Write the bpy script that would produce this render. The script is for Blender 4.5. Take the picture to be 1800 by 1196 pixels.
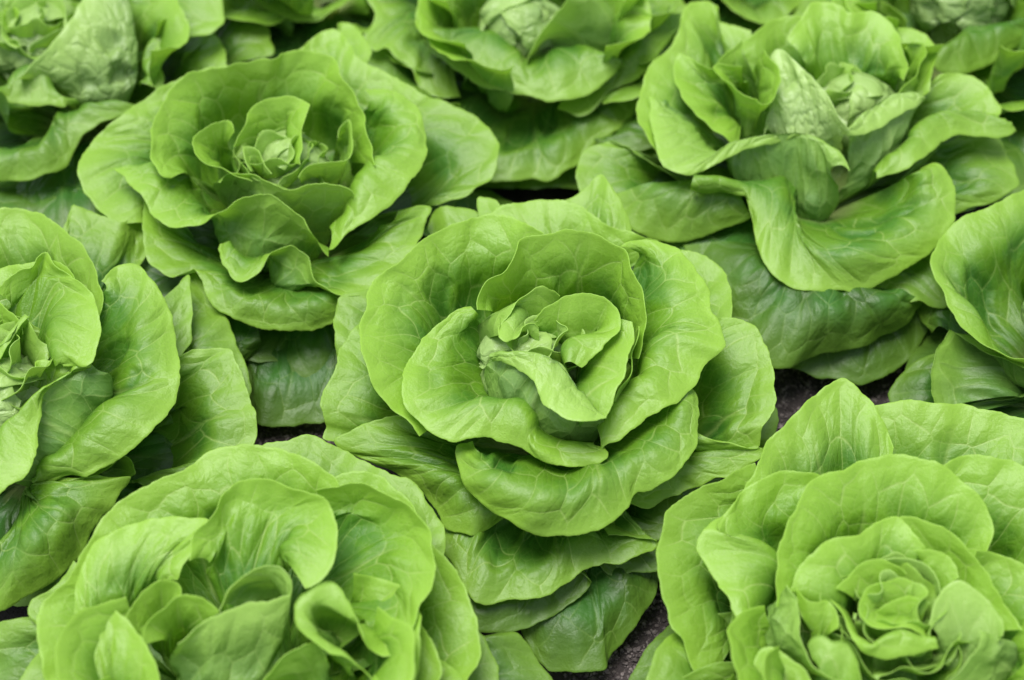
import bpy, math, random
import numpy as np
from mathutils import Matrix, Vector

for o in list(bpy.data.objects):
    bpy.data.objects.remove(o, do_unlink=True)
scene = bpy.context.scene
COL = scene.collection

# ------------------------------------------------------------------ camera
PITCH = math.radians(47.2)          # looking down
LENS = 55.0
FPX = LENS / 36.0 * 1800.0          # focal length in photograph pixels
CAM = np.array([0.0, -0.577, 0.703])
cam_d = bpy.data.cameras.new('camera')
cam = bpy.data.objects.new('camera', cam_d); COL.objects.link(cam)
cam.location = CAM
cam.rotation_euler = (math.pi / 2 - PITCH, 0, 0)
cam_d.lens = LENS; cam_d.sensor_width = 36.0
cam_d.clip_start = 0.02; cam_d.clip_end = 60
scene.camera = cam
cam_d.dof.use_dof = True
cam_d.dof.focus_distance = 0.83
cam_d.dof.aperture_fstop = 5.0

# ------------------------------------------------------------------ sky, sun, exposure (bright overcast)
SUN_EL, SUN_AZ = math.radians(78), math.radians(-60)   # azimuth from +y (beyond the bed), negative = left
w = bpy.data.worlds.new('World'); scene.world = w; w.use_nodes = True
nt = w.node_tree; nt.nodes.clear()
out = nt.nodes.new('ShaderNodeOutputWorld'); bg = nt.nodes.new('ShaderNodeBackground')
sky = nt.nodes.new('ShaderNodeTexSky'); sky.sky_type = 'NISHITA'; sky.sun_disc = False
sky.sun_elevation = SUN_EL; sky.sun_rotation = SUN_AZ
sky.air_density = 1.0; sky.dust_density = 1.0; sky.ozone_density = 1.0
hs = nt.nodes.new('ShaderNodeHueSaturation'); hs.inputs['Saturation'].default_value = 0.45
nt.links.new(sky.outputs[0], hs.inputs['Color']); nt.links.new(hs.outputs[0], bg.inputs[0])
bg.inputs[1].default_value = 0.065
nt.links.new(bg.outputs[0], out.inputs[0])
sl = bpy.data.lights.new('sun', 'SUN'); sl.energy = 1.5; sl.angle = math.radians(38); sl.color = (1.0, 0.985, 0.955)
so = bpy.data.objects.new('sun', sl); COL.objects.link(so)
sd = Vector((math.sin(SUN_AZ) * math.cos(SUN_EL), math.cos(SUN_AZ) * math.cos(SUN_EL), math.sin(SUN_EL)))
so.rotation_euler = sd.to_track_quat('Z', 'Y').to_euler()
so.location = (0, 0, 3)
scene.view_settings.view_transform = 'Standard'; scene.view_settings.look = 'None'
scene.view_settings.exposure = 1.6; scene.view_settings.gamma = 1.0
scene.view_settings.use_curve_mapping = False
scene.render.engine = 'CYCLES'
scene.cycles.use_denoising = True
scene.cycles.max_bounces = 10; scene.cycles.diffuse_bounces = 6; scene.cycles.transmission_bounces = 6
scene.cycles.caustics_reflective = False; scene.cycles.caustics_refractive = False

rng = np.random.default_rng(7)
sP, cP = math.sin(PITCH), math.cos(PITCH)


def at(px, py, z):
    """photograph pixel + height above the soil (m) -> point in the bed"""
    x = (px - 900.0) / FPX; y = -(py - 598.0) / FPX
    d = np.array([x, y * sP + cP, y * cP - sP])
    t = (z - CAM[2]) / d[2]
    return CAM + d * t


def zc(z):
    """height in cm as noted beside the pixel -> metres; the upper part of the rosette spreads rather than stands"""
    return 0.01 * (z if z < 6.5 else 6.5 + (z - 6.5) * 0.64)


def prop(o, **k):
    for a, b in k.items():
        o[a] = b
    return o


# ------------------------------------------------------------------ materials
def nodes_of(name):
    m = bpy.data.materials.new(name); m.use_nodes = True
    t = m.node_tree; t.nodes.clear()
    return m, t


class NG:
    def __init__(s, t): s.t = t
    def n(s, typ, **k):
        nd = s.t.nodes.new(typ)
        for a, b in k.items(): setattr(nd, a, b)
        return nd
    def l(s, a, b): s.t.links.new(a, b)
    def math(s, op, a, b=None, c=None, clamp=False):
        nd = s.n('ShaderNodeMath', operation=op); nd.use_clamp = clamp
        for i, v in enumerate((a, b, c)):
            if v is None: continue
            if isinstance(v, (int, float)): nd.inputs[i].default_value = v
            else: s.l(v, nd.inputs[i])
        return nd.outputs[0]
    def mix(s, f, a, b, blend='MIX'):
        nd = s.n('ShaderNodeMix', data_type='RGBA', blend_type=blend)
        for sock, v in ((nd.inputs[0], f), (nd.inputs[6], a), (nd.inputs[7], b)):
            if isinstance(v, (int, float)): sock.default_value = v
            elif isinstance(v, tuple): sock.default_value = (*v, 1)
            else: s.l(v, sock)
        return nd.outputs[2]
    def ramp(s, f, lo, hi):
        nd = s.n('ShaderNodeMapRange'); nd.clamp = True
        s.l(f, nd.inputs[0]); nd.inputs[1].default_value = lo; nd.inputs[2].default_value = hi
        return nd.outputs[0]
    def noise(s, vec, scale, detail=2.0, rough=0.5):
        nd = s.n('ShaderNodeTexNoise'); nd.inputs['Scale'].default_value = scale
        nd.inputs['Detail'].default_value = detail; nd.inputs['Roughness'].default_value = rough
        if vec is not None: s.l(vec, nd.inputs['Vector'])
        return nd.outputs['Fac']


def leaf_material():
    m, t = nodes_of('lettuce_leaf'); g = NG(t)
    va = g.n('ShaderNodeAttribute', attribute_name='vein')     # r vein, g along the leaf, b fine vein, a hollow
    la = g.n('ShaderNodeAttribute', attribute_name='tone')     # r youth with painted low shade, g paleness, b painted hollow shade
    sv = g.n('ShaderNodeSeparateColor'); g.l(va.outputs['Color'], sv.inputs[0])
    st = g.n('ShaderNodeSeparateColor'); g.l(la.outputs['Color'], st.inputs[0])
    vein, along, fine = sv.outputs[0], sv.outputs[1], sv.outputs[2]
    young_lit, pale, cell = st.outputs[0], st.outputs[1], st.outputs[2]
    tc = g.n('ShaderNodeTexCoord').outputs['Object']
    n1 = g.noise(tc, 38, 3)
    n2 = g.noise(tc, 900, 3, 0.6)
    blade = g.mix(young_lit, (0.036, 0.100, 0.011), (0.152, 0.330, 0.018))  # low leaves darker: partly old age, partly their shade painted in
    # deeper green patches in the blade between the veins, partly painting shaded hollows
    patch = g.math('MULTIPLY', g.ramp(n1, 0.44, 0.62), g.ramp(along, 0.95, 0.78))
    patch = g.math('MULTIPLY', patch, 0.6)
    blade = g.mix(patch, blade, (0.045, 0.180, 0.020))
    blade = g.mix(g.math('MULTIPLY', cell, 0.55), blade, (0.036, 0.150, 0.016))  # sunken cells tinted darker, the shade of the hollow put into the colour
    # paler towards the margin
    blade = g.mix(g.math('MULTIPLY', g.ramp(along, 0.74, 1.0), g.math('MULTIPLY_ADD', young_lit, 0.65, 0.2)), blade, (0.320, 0.545, 0.060))
    # vein net in the leaf's own coordinates: pale lines, blade puffed up between them
    net = g.n('ShaderNodeAttribute', attribute_name='net').outputs['Vector']
    vo1 = g.n('ShaderNodeTexVoronoi', voronoi_dimensions='2D', feature='DISTANCE_TO_EDGE'); vo1.inputs['Scale'].default_value = 1.0
    vo1.inputs['Randomness'].default_value = 0.9; g.l(net, vo1.inputs['Vector'])
    vo2 = g.n('ShaderNodeTexVoronoi', voronoi_dimensions='2D', feature='DISTANCE_TO_EDGE'); vo2.inputs['Scale'].default_value = 3.3
    g.l(net, vo2.inputs['Vector'])
    d1, d2 = vo1.outputs['Distance'], vo2.outputs['Distance']
    keep = g.ramp(g.noise(net, 0.7, 1), 0.36, 0.58)
    inner = g.math('MULTIPLY', g.ramp(along, 0.08, 0.3), g.ramp(along, 1.0, 0.93))
    line = g.math('MULTIPLY', g.math('MULTIPLY', g.ramp(d1, 0.034, 0.006), inner), g.math('MULTIPLY_ADD', keep, 0.7, 0.3))
    line = g.math('MULTIPLY', line, g.math('SUBTRACT', 1.0, g.math('MULTIPLY', pale, 1.2, clamp=True), clamp=True))
    thin = g.math('MULTIPLY', g.ramp(d2, 0.06, 0.01), inner)
    veinc = (0.42, 0.57, 0.16)
    blade = g.mix(g.math('MULTIPLY', thin, g.math('MULTIPLY', young_lit, 0.16)), blade, veinc)
    blade = g.mix(g.math('MULTIPLY', g.math('MAXIMUM', line, vein), g.math('MULTIPLY_ADD', young_lit, 0.36, 0.12)), blade, veinc)
    blade = g.mix(g.ramp(along, 0.30, 0.05), blade, (0.42, 0.52, 0.18))
    # blanched heart leaves
    blade = g.mix(g.math('MULTIPLY', pale, 0.9), blade, (0.50, 0.67, 0.25))
    blade = g.mix(0.10, blade, n2, 'OVERLAY')
    # underside: greyer and paler
    geo = g.n('ShaderNodeNewGeometry')
    blade = g.mix(g.math('MULTIPLY', geo.outputs['Backfacing'], 0.22), blade, (0.28, 0.46, 0.11))
    # relief too fine for the mesh
    n3 = g.noise(tc, 420, 4, 0.65)
    h = g.math('ADD', g.math('MULTIPLY', n3, 1.0), g.math('MULTIPLY', n2, 0.5))
    bp = g.n('ShaderNodeBump'); bp.inputs['Strength'].default_value = 0.45; bp.inputs['Distance'].default_value = 0.0007
    g.l(h, bp.inputs['Height'])
    def smooth(f, lo, hi):
        nd = g.n('ShaderNodeMapRange', interpolation_type='SMOOTHSTEP'); g.l(f, nd.inputs[0])
        nd.inputs[1].default_value = lo; nd.inputs[2].default_value = hi
        return nd.outputs[0]
    quilt = g.math('ADD', g.math('MULTIPLY', smooth(d1, -0.10, 0.34), 1.0), g.math('MULTIPLY', smooth(d2, -0.05, 0.34), 0.13))
    quilt = g.math('SUBTRACT', quilt, g.math('MULTIPLY', line, 0.06))
    quilt = g.math('MULTIPLY', quilt, inner)
    bq = g.n('ShaderNodeBump'); bq.inputs['Strength'].default_value = 0.85; bq.inputs['Distance'].default_value = 0.0011
    g.l(quilt, bq.inputs['Height']); g.l(bq.outputs[0], bp.inputs['Normal'])
    p = g.n('ShaderNodeBsdfPrincipled')
    g.l(blade, p.inputs['Base Color']); g.l(bp.outputs[0], p.inputs['Normal'])
    rough = g.math('SUBTRACT', g.math('ADD', 0.34, g.math('MULTIPLY', n1, 0.16)), g.math('MULTIPLY', pale, 0.14)); g.l(rough, p.inputs['Roughness'])
    p.inputs['Specular IOR Level'].default_value = 0.48
    tr = g.n('ShaderNodeBsdfTranslucent'); g.l(bp.outputs[0], tr.inputs['Normal'])
    g.l(g.mix(1.0, blade, (0.93, 1.0, 0.45), 'MULTIPLY'), tr.inputs['Color'])
    mx = g.n('ShaderNodeMixShader'); mx.inputs[0].default_value = 0.30
    g.l(p.outputs[0], mx.inputs[1]); g.l(tr.outputs[0], mx.inputs[2])
    o = g.n('ShaderNodeOutputMaterial'); g.l(mx.outputs[0], o.inputs[0])
    return m


def soil_material():
    m, t = nodes_of('dark_soil'); g = NG(t)
    tc = g.n('ShaderNodeTexCoord').outputs['Object']
    a = g.noise(tc, 55, 6, 0.65); b = g.noise(tc, 700, 4, 0.7)
    c = g.mix(g.ramp(a, 0.35, 0.68), (0.016, 0.012, 0.011), (0.060, 0.045, 0.043))
    c = g.mix(g.math('MULTIPLY', g.ramp(b, 0.62, 0.74), 0.45), c, (0.15, 0.125, 0.12))
    c = g.mix(g.math('MULTIPLY', g.ramp(b, 0.46, 0.34), 0.6), c, (0.015, 0.011, 0.010))
    h = g.math('ADD', g.math('MULTIPLY', a, 0.8), g.math('MULTIPLY', b, 0.5))
    bp = g.n('ShaderNodeBump'); bp.inputs['Strength'].default_value = 0.9; bp.inputs['Distance'].default_value = 0.004
    g.l(h, bp.inputs['Height'])
    p = g.n('ShaderNodeBsdfPrincipled'); g.l(c, p.inputs['Base Color']); g.l(bp.outputs[0], p.inputs['Normal'])
    p.inputs['Roughness'].default_value = 0.9
    o = g.n('ShaderNodeOutputMaterial'); g.l(p.outputs[0], o.inputs[0])
    return m


def grit_material():
    m, t = nodes_of('soil_grit'); g = NG(t)
    tc = g.n('ShaderNodeTexCoord').outputs['Object']
    a = g.noise(tc, 160, 2)
    c = g.mix(g.ramp(a, 0.4, 0.7), (0.035, 0.026, 0.024), (0.20, 0.165, 0.155))
    p = g.n('ShaderNodeBsdfPrincipled'); g.l(c, p.inputs['Base Color']); p.inputs['Roughness'].default_value = 0.85
    o = g.n('ShaderNodeOutputMaterial'); g.l(p.outputs[0], o.inputs[0])
    return m


LEAF = leaf_material(); SOIL = soil_material(); GRIT = grit_material()

# ------------------------------------------------------------------ maths helpers
PERM = rng.permutation(4096)
GRAD = rng.uniform(0, 2 * math.pi, 4096); GX, GY = np.cos(GRAD), np.sin(GRAD)
SX, SY, SR = rng.uniform(0, 1, 4096), rng.uniform(0, 1, 4096), rng.uniform(0, 1, 4096)


def _h(ix, iy): return PERM[(PERM[ix & 4095] + iy) & 4095]


def noise2(x, y):
    ix, iy = np.floor(x).astype(int), np.floor(y).astype(int)
    fx, fy = x - ix, y - iy
    u, v = fx * fx * fx * (fx * (fx * 6 - 15) + 10), fy * fy * fy * (fy * (fy * 6 - 15) + 10)
    def gr(i, j):
        k = _h(ix + i, iy + j)
        return GX[k] * (fx - i) + GY[k] * (fy - j)
    a = gr(0, 0) * (1 - u) + gr(1, 0) * u
    b = gr(0, 1) * (1 - u) + gr(1, 1) * u
    return (a * (1 - v) + b * v) * 1.5


def voronoi(x, y, rand=0.85):
    """distance to the nearest cell edge, random value of the cell"""
    ix, iy = np.floor(x).astype(int), np.floor(y).astype(int)
    best = np.full(x.shape, 1e9); bx = np.zeros_like(x); by = np.zeros_like(x); br = np.zeros_like(x)
    pts = []
    for i in (-2, -1, 0, 1, 2):
        for j in (-2, -1, 0, 1, 2):
            k = _h(ix + i, iy + j)
            px = ix + i + 0.5 + (SX[k] - 0.5) * rand - x; py = iy + j + 0.5 + (SY[k] - 0.5) * rand - y
            d = px * px + py * py
            pts.append((px, py))
            m = d < best
            best = np.where(m, d, best); bx = np.where(m, px, bx); by = np.where(m, py, by); br = np.where(m, SR[k], br)
    e = np.full(x.shape, 1e9)
    for px, py in pts:
        dx, dy = px - bx, py - by
        L = np.sqrt(dx * dx + dy * dy)
        ok = L > 1e-6
        dd = ((px + bx) * 0.5 * dx + (py + by) * 0.5 * dy) / np.where(ok, L, 1)
        e = np.where(ok, np.minimum(e, dd), e)
    return e, br


def sstep(x, a, b):
    t = np.clip((x - a) / (b - a), 0, 1)
    return t * t * (3 - 2 * t)


def spline(P, T, t):
    """natural-ish cubic (Catmull-Rom, non-uniform) through P[k] at knots T, evaluated at t. P: (k, ..., 3)"""
    k = len(T)
    M = np.zeros_like(P)
    for i in range(k):
        if i == 0: M[i] = (P[1] - P[0]) / (T[1] - T[0])
        elif i == k - 1: M[i] = (P[-1] - P[-2]) / (T[-1] - T[-2])
        else:
            d0 = (P[i] - P[i - 1]) / (T[i] - T[i - 1]); d1 = (P[i + 1] - P[i]) / (T[i + 1] - T[i])
            w0, w1 = T[i + 1] - T[i], T[i] - T[i - 1]
            M[i] = (d0 * w0 + d1 * w1) / (w0 + w1)
    if k > 2:
        M[0] = 1.5 * (P[1] - P[0]) / (T[1] - T[0]) - 0.5 * M[1]
        M[-1] = 1.5 * (P[-1] - P[-2]) / (T[-1] - T[-2]) - 0.5 * M[-2]
    idx = np.clip(np.searchsorted(T, t, side='right') - 1, 0, k - 2)
    h = (T[idx + 1] - T[idx]); s = (t - T[idx]) / h
    sh = (-1,) + (1,) * (P.ndim - 1)
    s = s.reshape(sh); h = h.reshape(sh)
    h00 = 2 * s**3 - 3 * s**2 + 1; h10 = s**3 - 2 * s**2 + s; h01 = -2 * s**3 + 3 * s**2; h11 = s**3 - s**2
    return h00 * P[idx] + h10 * h * M[idx] + h01 * P[idx + 1] + h11 * h * M[idx + 1]


def resample(pts, n):
    pts = np.asarray(pts, float)
    seg = np.linalg.norm(np.diff(pts, axis=0), axis=1) ** 0.5
    T = np.concatenate([[0], np.cumsum(np.maximum(seg, 1e-4))])
    fine = spline(pts, T, np.linspace(0, T[-1], 400))
    d = np.concatenate([[0], np.cumsum(np.linalg.norm(np.diff(fine, axis=0), axis=1))])
    s = np.linspace(0, d[-1], n)
    return np.stack([np.interp(s, d, fine[:, i]) for i in range(3)], 1), d[-1]


def grid_mesh(name, V, attrs):
    nv, nu = V.shape[:2]
    idx = np.arange(nv * nu).reshape(nv, nu)
    q = np.stack([idx[:-1, :-1], idx[:-1, 1:], idx[1:, 1:], idx[1:, :-1]], -1).reshape(-1, 4)
    me = bpy.data.meshes.new(name)
    me.vertices.add(nv * nu); me.vertices.foreach_set('co', V.reshape(-1).astype(np.float32))
    me.loops.add(q.size); me.loops.foreach_set('vertex_index', q.reshape(-1).astype(np.int32))
    me.polygons.add(len(q)); me.polygons.foreach_set('loop_start', np.arange(0, q.size, 4, dtype=np.int32))
    me.polygons.foreach_set('use_smooth', np.ones(len(q), dtype=bool))
    for an, A in attrs.items():
        if an == 'net':
            at_ = me.attributes.new(an, 'FLOAT_VECTOR', 'POINT'); at_.data.foreach_set('vector', A.reshape(-1).astype(np.float32))
            continue
        at_ = me.attributes.new(an, 'FLOAT_COLOR', 'POINT')
        c = np.ones((nv * nu, 4), np.float32); c[:, :3] = A.reshape(-1, 3)
        at_.data.foreach_set('color', c.reshape(-1))
    me.update(); me.validate()
    return me


def normals(V):
    du = np.gradient(V, axis=1); dv = np.gradient(V, axis=0)
    n = np.cross(du, dv)
    L = np.linalg.norm(n, axis=2, keepdims=True)
    return n / np.maximum(L, 1e-12)


TRIS = 0
HEADS = {}


def leaf(head, rows, cup=None, sp=0.0012, young_lit=None, pale=0.0, pucker=1.0, frill=1.0, wave=1.0, lip=1.0, cells=1.0, name='leaf'):
    """one leaf: a sheet lofted from its attachment on the stem through the given cross rows to its margin"""
    global TRIS
    H = HEADS[head]; B = H['base']
    rows = [np.asarray(r, float) for r in rows]
    rim = rows[-1]; first = rows[0]
    c = rim.mean(0); rad = c - B; rad[2] = 0; rad /= max(np.linalg.norm(rad), 1e-6)
    tan = np.array([-rad[1], rad[0], 0])
    if np.dot(first[-1] - first[0], tan) < 0: tan = -tan
    K = 9; us = np.linspace(-1, 1, K)
    b0 = np.array([B + rad * 0.006 + tan * 0.009 * u + np.array([0, 0, H['z0']]) for u in us])
    allr = [b0]
    if cup is not None:
        f, _ = resample(first, 15)
        mid = 0.48 * (B + np.array([0, 0, H['z0']])) + 0.52 * f + rad * cup[0] * 0.01 + np.array([0, 0, cup[1] * 0.01])
        allr.append(mid)
    allr += rows
    NU0 = 80
    R = [resample(r, NU0)[0] for r in allr]
    rimlen = resample(rim, 80)[1]
    chord = [0.0]
    for a, b in zip(R[:-1], R[1:]):
        chord.append(chord[-1] + max(np.linalg.norm(a - b, axis=1).mean(), 0.004))
    length = chord[-1]
    nu = int(np.clip(rimlen / sp, 24, 150)); nv = int(np.clip(length / sp, 20, 95))
    R = np.array([resample(r, nu)[0] for r in allr])
    T = np.array(chord) / length
    s = np.linspace(0, 1, nv) ** 0.9
    V = spline(R, T, s)
    N = normals(V)
    # upper side of the blade looks up and towards the heart
    ref = np.array([-rad[0] * 0.6, -rad[1] * 0.6, 0.8])
    k0 = int(nv * 0.35)
    if (N[k0:] @ ref).mean() < 0:
        V = V[:, ::-1]; N = normals(V)
    u = np.linspace(0, 1, nu)[None, :].repeat(nv, 0); v = s[:, None].repeat(nu, 1)
    lg = np.random.default_rng(int(abs(rim[:, :2].sum()) * 1e5) % 100003)
    off = lg.uniform(0, 900, 2)
    U = (u - 0.5) * rimlen; L = v * length
    # slow undulation of the blade, stronger towards the margin
    lift = noise2(U * 26 + off[0], L * 20 + off[1]) * 0.0030 * wave * sstep(v, 0.15, 0.9)
    lift += noise2(U * 62 + off[1], L * 40 + off[0]) * 0.0006 * wave * sstep(v, 0.2, 0.8)
    lift += noise2(U * 75 + off[0] + 31, L * 25 + off[1]) * 0.0019 * frill * v**5
    # vein net: long cells fanning out from the base, polygons near the margin
    cw, cl = (0.021 * cells, 0.030 * cells) if pale < 0.4 else (0.0095, 0.0105)
    wx = noise2(U * 38 + off[1] + 5, L * 38 + off[0]) * 0.25; wy = noise2(U * 38 + off[0] + 77, L * 38 + off[1]) * 0.25
    X = U / cw + off[0] + wx; Y = (v ** (1.5 if pale < 0.4 else 1.0)) * length / cl + off[1] + wy
    if pale >= 0.4:      # blistered heart leaves: round cells of even size
        q = (V - V.mean((0, 1))).reshape(-1, 3); ax = np.linalg.svd(q[:: max(1, len(q) // 400)], full_matrices=False)[2]
        X = (V @ ax[0]) / cw + off[0] + wx * 1.6 + 0.3 * noise2(U * 150 + off[0], L * 150); Y = (V @ ax[1]) / cl + off[1] + wy * 1.6 + 0.3 * noise2(U * 150 + off[1], L * 150 + 9)
    mid = np.abs(u - 0.5 + 0.03 * noise2(L * 40 + off[0], L * 0 + 3.3)) * rimlen * np.maximum(v, 0.12) ** 0.7
    rib = np.exp(-(mid / (0.0014 * (1.25 - v) + 0.0004)) ** 2) * sstep(v, 1.0, 0.75)
    fade = sstep(v, 0.02, 0.25)
    vein = rib
    vein = vein * (0.45 + 0.55 * sstep(noise2(U * 45 + off[0] + 9, L * 45), -0.35, 0.25))
    fine = np.zeros_like(v)
    e, cr = voronoi(X * 0.62 + 40, Y * 0.62)
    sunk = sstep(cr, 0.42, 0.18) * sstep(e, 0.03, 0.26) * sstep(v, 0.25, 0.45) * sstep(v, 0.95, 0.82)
    soft = 1 - np.exp(-(e / 0.22) ** 1.3)
    puff = soft * (0.0005 + 0.0026 * np.maximum(cr - 0.4, -0.1)) * (1.0 if pale < 0.4 else 0.6) - sunk * 0.0032
    lift += puff * pucker * fade * (0.12 + 0.88 * sstep(v, 1.0, 0.72)) - 0.0005
    # shoulder inside the margin, so that the margin itself curls back
    lift += np.exp(-((v - 0.80) / 0.13) ** 2) * min(0.0065, length * 0.065) * lip * (0.75 + 0.5 * noise2(U * 22 + off[1], L * 0 + off[0]))
    # a hollow blade is hollowed further, a blade that arches over only a little
    chordline = V[:1] * (1 - v[..., None]) + V[-1:] * v[..., None]
    k1, k2 = int(nv * 0.4), int(nv * 0.7)
    dish = 1.0 if ((V - chordline)[k1:k2] * N[k1:k2]).sum(2).mean() < 0.001 else 0.15
    lift -= np.exp(-((v - 0.50) / 0.17) ** 2) * min(0.0075, length * 0.075) * dish * max(lip, 0)
    lift -= (rib * 0.0007 + vein * 0.00025)
    V = V + N * lift[..., None]
    # small unevenness of the outline
    od = np.gradient(V, axis=0); od /= np.maximum(np.linalg.norm(od, axis=2, keepdims=True), 1e-9)
    V = V + od * ((noise2(U * 110 + off[1], U * 0 + 1.7) * 0.0010 + noise2(U * 330 + off[0], U * 0 + 7.1) * 0.00045) * sstep(v, 0.8, 1.0))[..., None]
    # rounded margin, about half a millimetre thick
    N = normals(V)
    out_ = V[-1] - V[-2]; out_ /= np.maximum(np.linalg.norm(out_, axis=1, keepdims=True), 1e-9)
    r = 0.00028
    extra = [V[-1] + r * (out_ * math.sin(a) + N[-1] * (math.cos(a) - 1)) for a in (math.pi / 3, 2 * math.pi / 3, math.pi)]
    V = np.concatenate([V, np.array(extra)], 0)
    def pad(A): return np.concatenate([A, np.repeat(A[-1:], 3, 0)], 0)
    zmean = rim[:, 2].mean()
    if young_lit is None: young_lit = float(np.clip((zmean - 0.021) / 0.063, 0.0, 1)) * 0.92 + lg.uniform(-0.05, 0.05)  # darker with lower rim: older leaf plus painted shade under the rosette
    yv = np.clip(young_lit + 0.25 * (pad(v) - 0.75), 0, 1)
    va = np.stack([pad(vein), pad(v), pad(fine)], -1)
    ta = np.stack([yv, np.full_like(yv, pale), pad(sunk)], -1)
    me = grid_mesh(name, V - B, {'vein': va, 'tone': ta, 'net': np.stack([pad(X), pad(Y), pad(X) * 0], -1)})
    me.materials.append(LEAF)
    o = bpy.data.objects.new(name, me); COL.objects.link(o); o.parent = H['obj']
    TRIS += 2 * (V.shape[0] - 1) * (V.shape[1] - 1)
    return o


def heart(head, px, py, z, rx, rz, sp=0.0014):
    """tight folded heart: overlapping blanched leaves round a ball, tops tucked over each other"""
    H = HEADS[head]
    c = at(px, py, zc(z)); rx *= 0.01; rz *= 0.01
    g = np.random.default_rng(ord(head) * 7 + 3)
    a0 = g.uniform(0, 6.28)
    for k in range(6):
        a = a0 + k * 2.4; sc = 1.0 - 0.055 * k
        d = np.array([math.cos(a), math.sin(a), 0]); t = np.array([-d[1], d[0], 0]); zz = np.array([0, 0, rz / rx])
        end = 1.75 + g.uniform(-0.15, 0.35)
        rows = []
        for ph, wd in ((-0.8, 0.4), (-0.1, 0.95), (0.5, 1.2), (1.1, 1.2), (0.5 * (1.1 + end), 1.05), (end, 0.75)):
            rows.append([c + rx * sc * (math.cos(q * wd) * (math.cos(ph - 0.25 * q * q * (ph > 1.2)) * d + math.sin(ph - 0.25 * q * q * (ph > 1.2)) * zz)
                                        + math.sin(q * wd) * t) for q in np.linspace(-1, 1, 9)])
        leaf(head, rows, None, sp, young_lit=0.75, pale=0.5 + 0.12 * min(k, 2), pucker=1.6, frill=1.2, wave=0.6, lip=-0.5)


def curls(head, px, py, z, r0, r1, n, h, sp=0.0014, zdrop=0.012, seed=1, pale=(0.05, 0.35)):
    """crowd of small crinkled leaves standing round the growing point"""
    g = np.random.default_rng(seed)
    c = at(px, py, zc(z))
    for k in range(n):
        f = (k + 0.5) / n
        a = k * 2.39996 + g.uniform(-0.25, 0.25); r = r0 + (r1 - r0) * f ** 0.8
        d = np.array([math.cos(a), math.sin(a), 0]); t = np.array([-d[1], d[0], 0])
        hh = h * g.uniform(0.8, 1.2); wd = (0.010 + 0.75 * r) * g.uniform(0.9, 1.15); lean = g.uniform(0.1, 0.45)
        ph, fq, am = g.uniform(0, 6.28), g.uniform(4.5, 7.0), g.uniform(0.14, 0.26) * (0.008 + r * 0.35)
        zb = -zdrop * f
        low, mid, rim = [], [], []
        for q in np.linspace(-1, 1, 13):
            arc = d * (-0.35 * wd * q * q)
            wv = am * math.sin(fq * q + ph)
            low.append(c + d * r * 0.75 + t * wd * 0.5 * q + arc * 0.6 + np.array([0, 0, zb - hh * 0.55]))
            mid.append(c + d * (r * 1.08 + wv * 0.4) + t * wd * 0.95 * q + arc + np.array([0, 0, zb + hh * 0.15]))
            rim.append(c + d * (r * 1.0 + lean * hh * 0.6 + wv) + t * wd * 1.0 * q + arc + np.array([0, 0, zb + hh * (0.62 - 0.45 * q * q) + 0.3 * am * math.cos(fq * 1.3 * q + ph)]))
        leaf(head, [low, mid, rim], None, sp, young_lit=0.6 + 0.3 * (1 - f), pale=g.uniform(*pale) * (1 - 0.6 * f), pucker=1.6, frill=1.6, wave=0.8, lip=0.6)


def filler(head, ang, length, ztip, zmid, width, sp=0.0022, young_lit=None):
    """a leaf given by its direction from the stem"""
    H = HEADS[head]; B = H['base']
    d = np.array([math.cos(ang), math.sin(ang), 0]); t = np.array([-d[1], d[0], 0])
    row1 = [B + d * length * (0.45 - 0.1 * q * q) + t * width * 0.42 * q + np.array([0, 0, zmid - 0.006 * q * q]) for q in np.linspace(-1, 1, 7)]
    rim = []
    for q in np.linspace(-1, 1, 13):
        th = q * 1.9
        rim.append(B + d * (length * (0.56 + 0.44 * math.cos(th))) + t * width * 0.55 * math.sin(th) / 0.95
                   + np.array([0, 0, ztip + 0.004 * math.sin(q * 7 + ang * 3) + 0.004 * abs(q)]))
    leaf(head, [row1, rim], None, sp, young_lit=young_lit)

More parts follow.
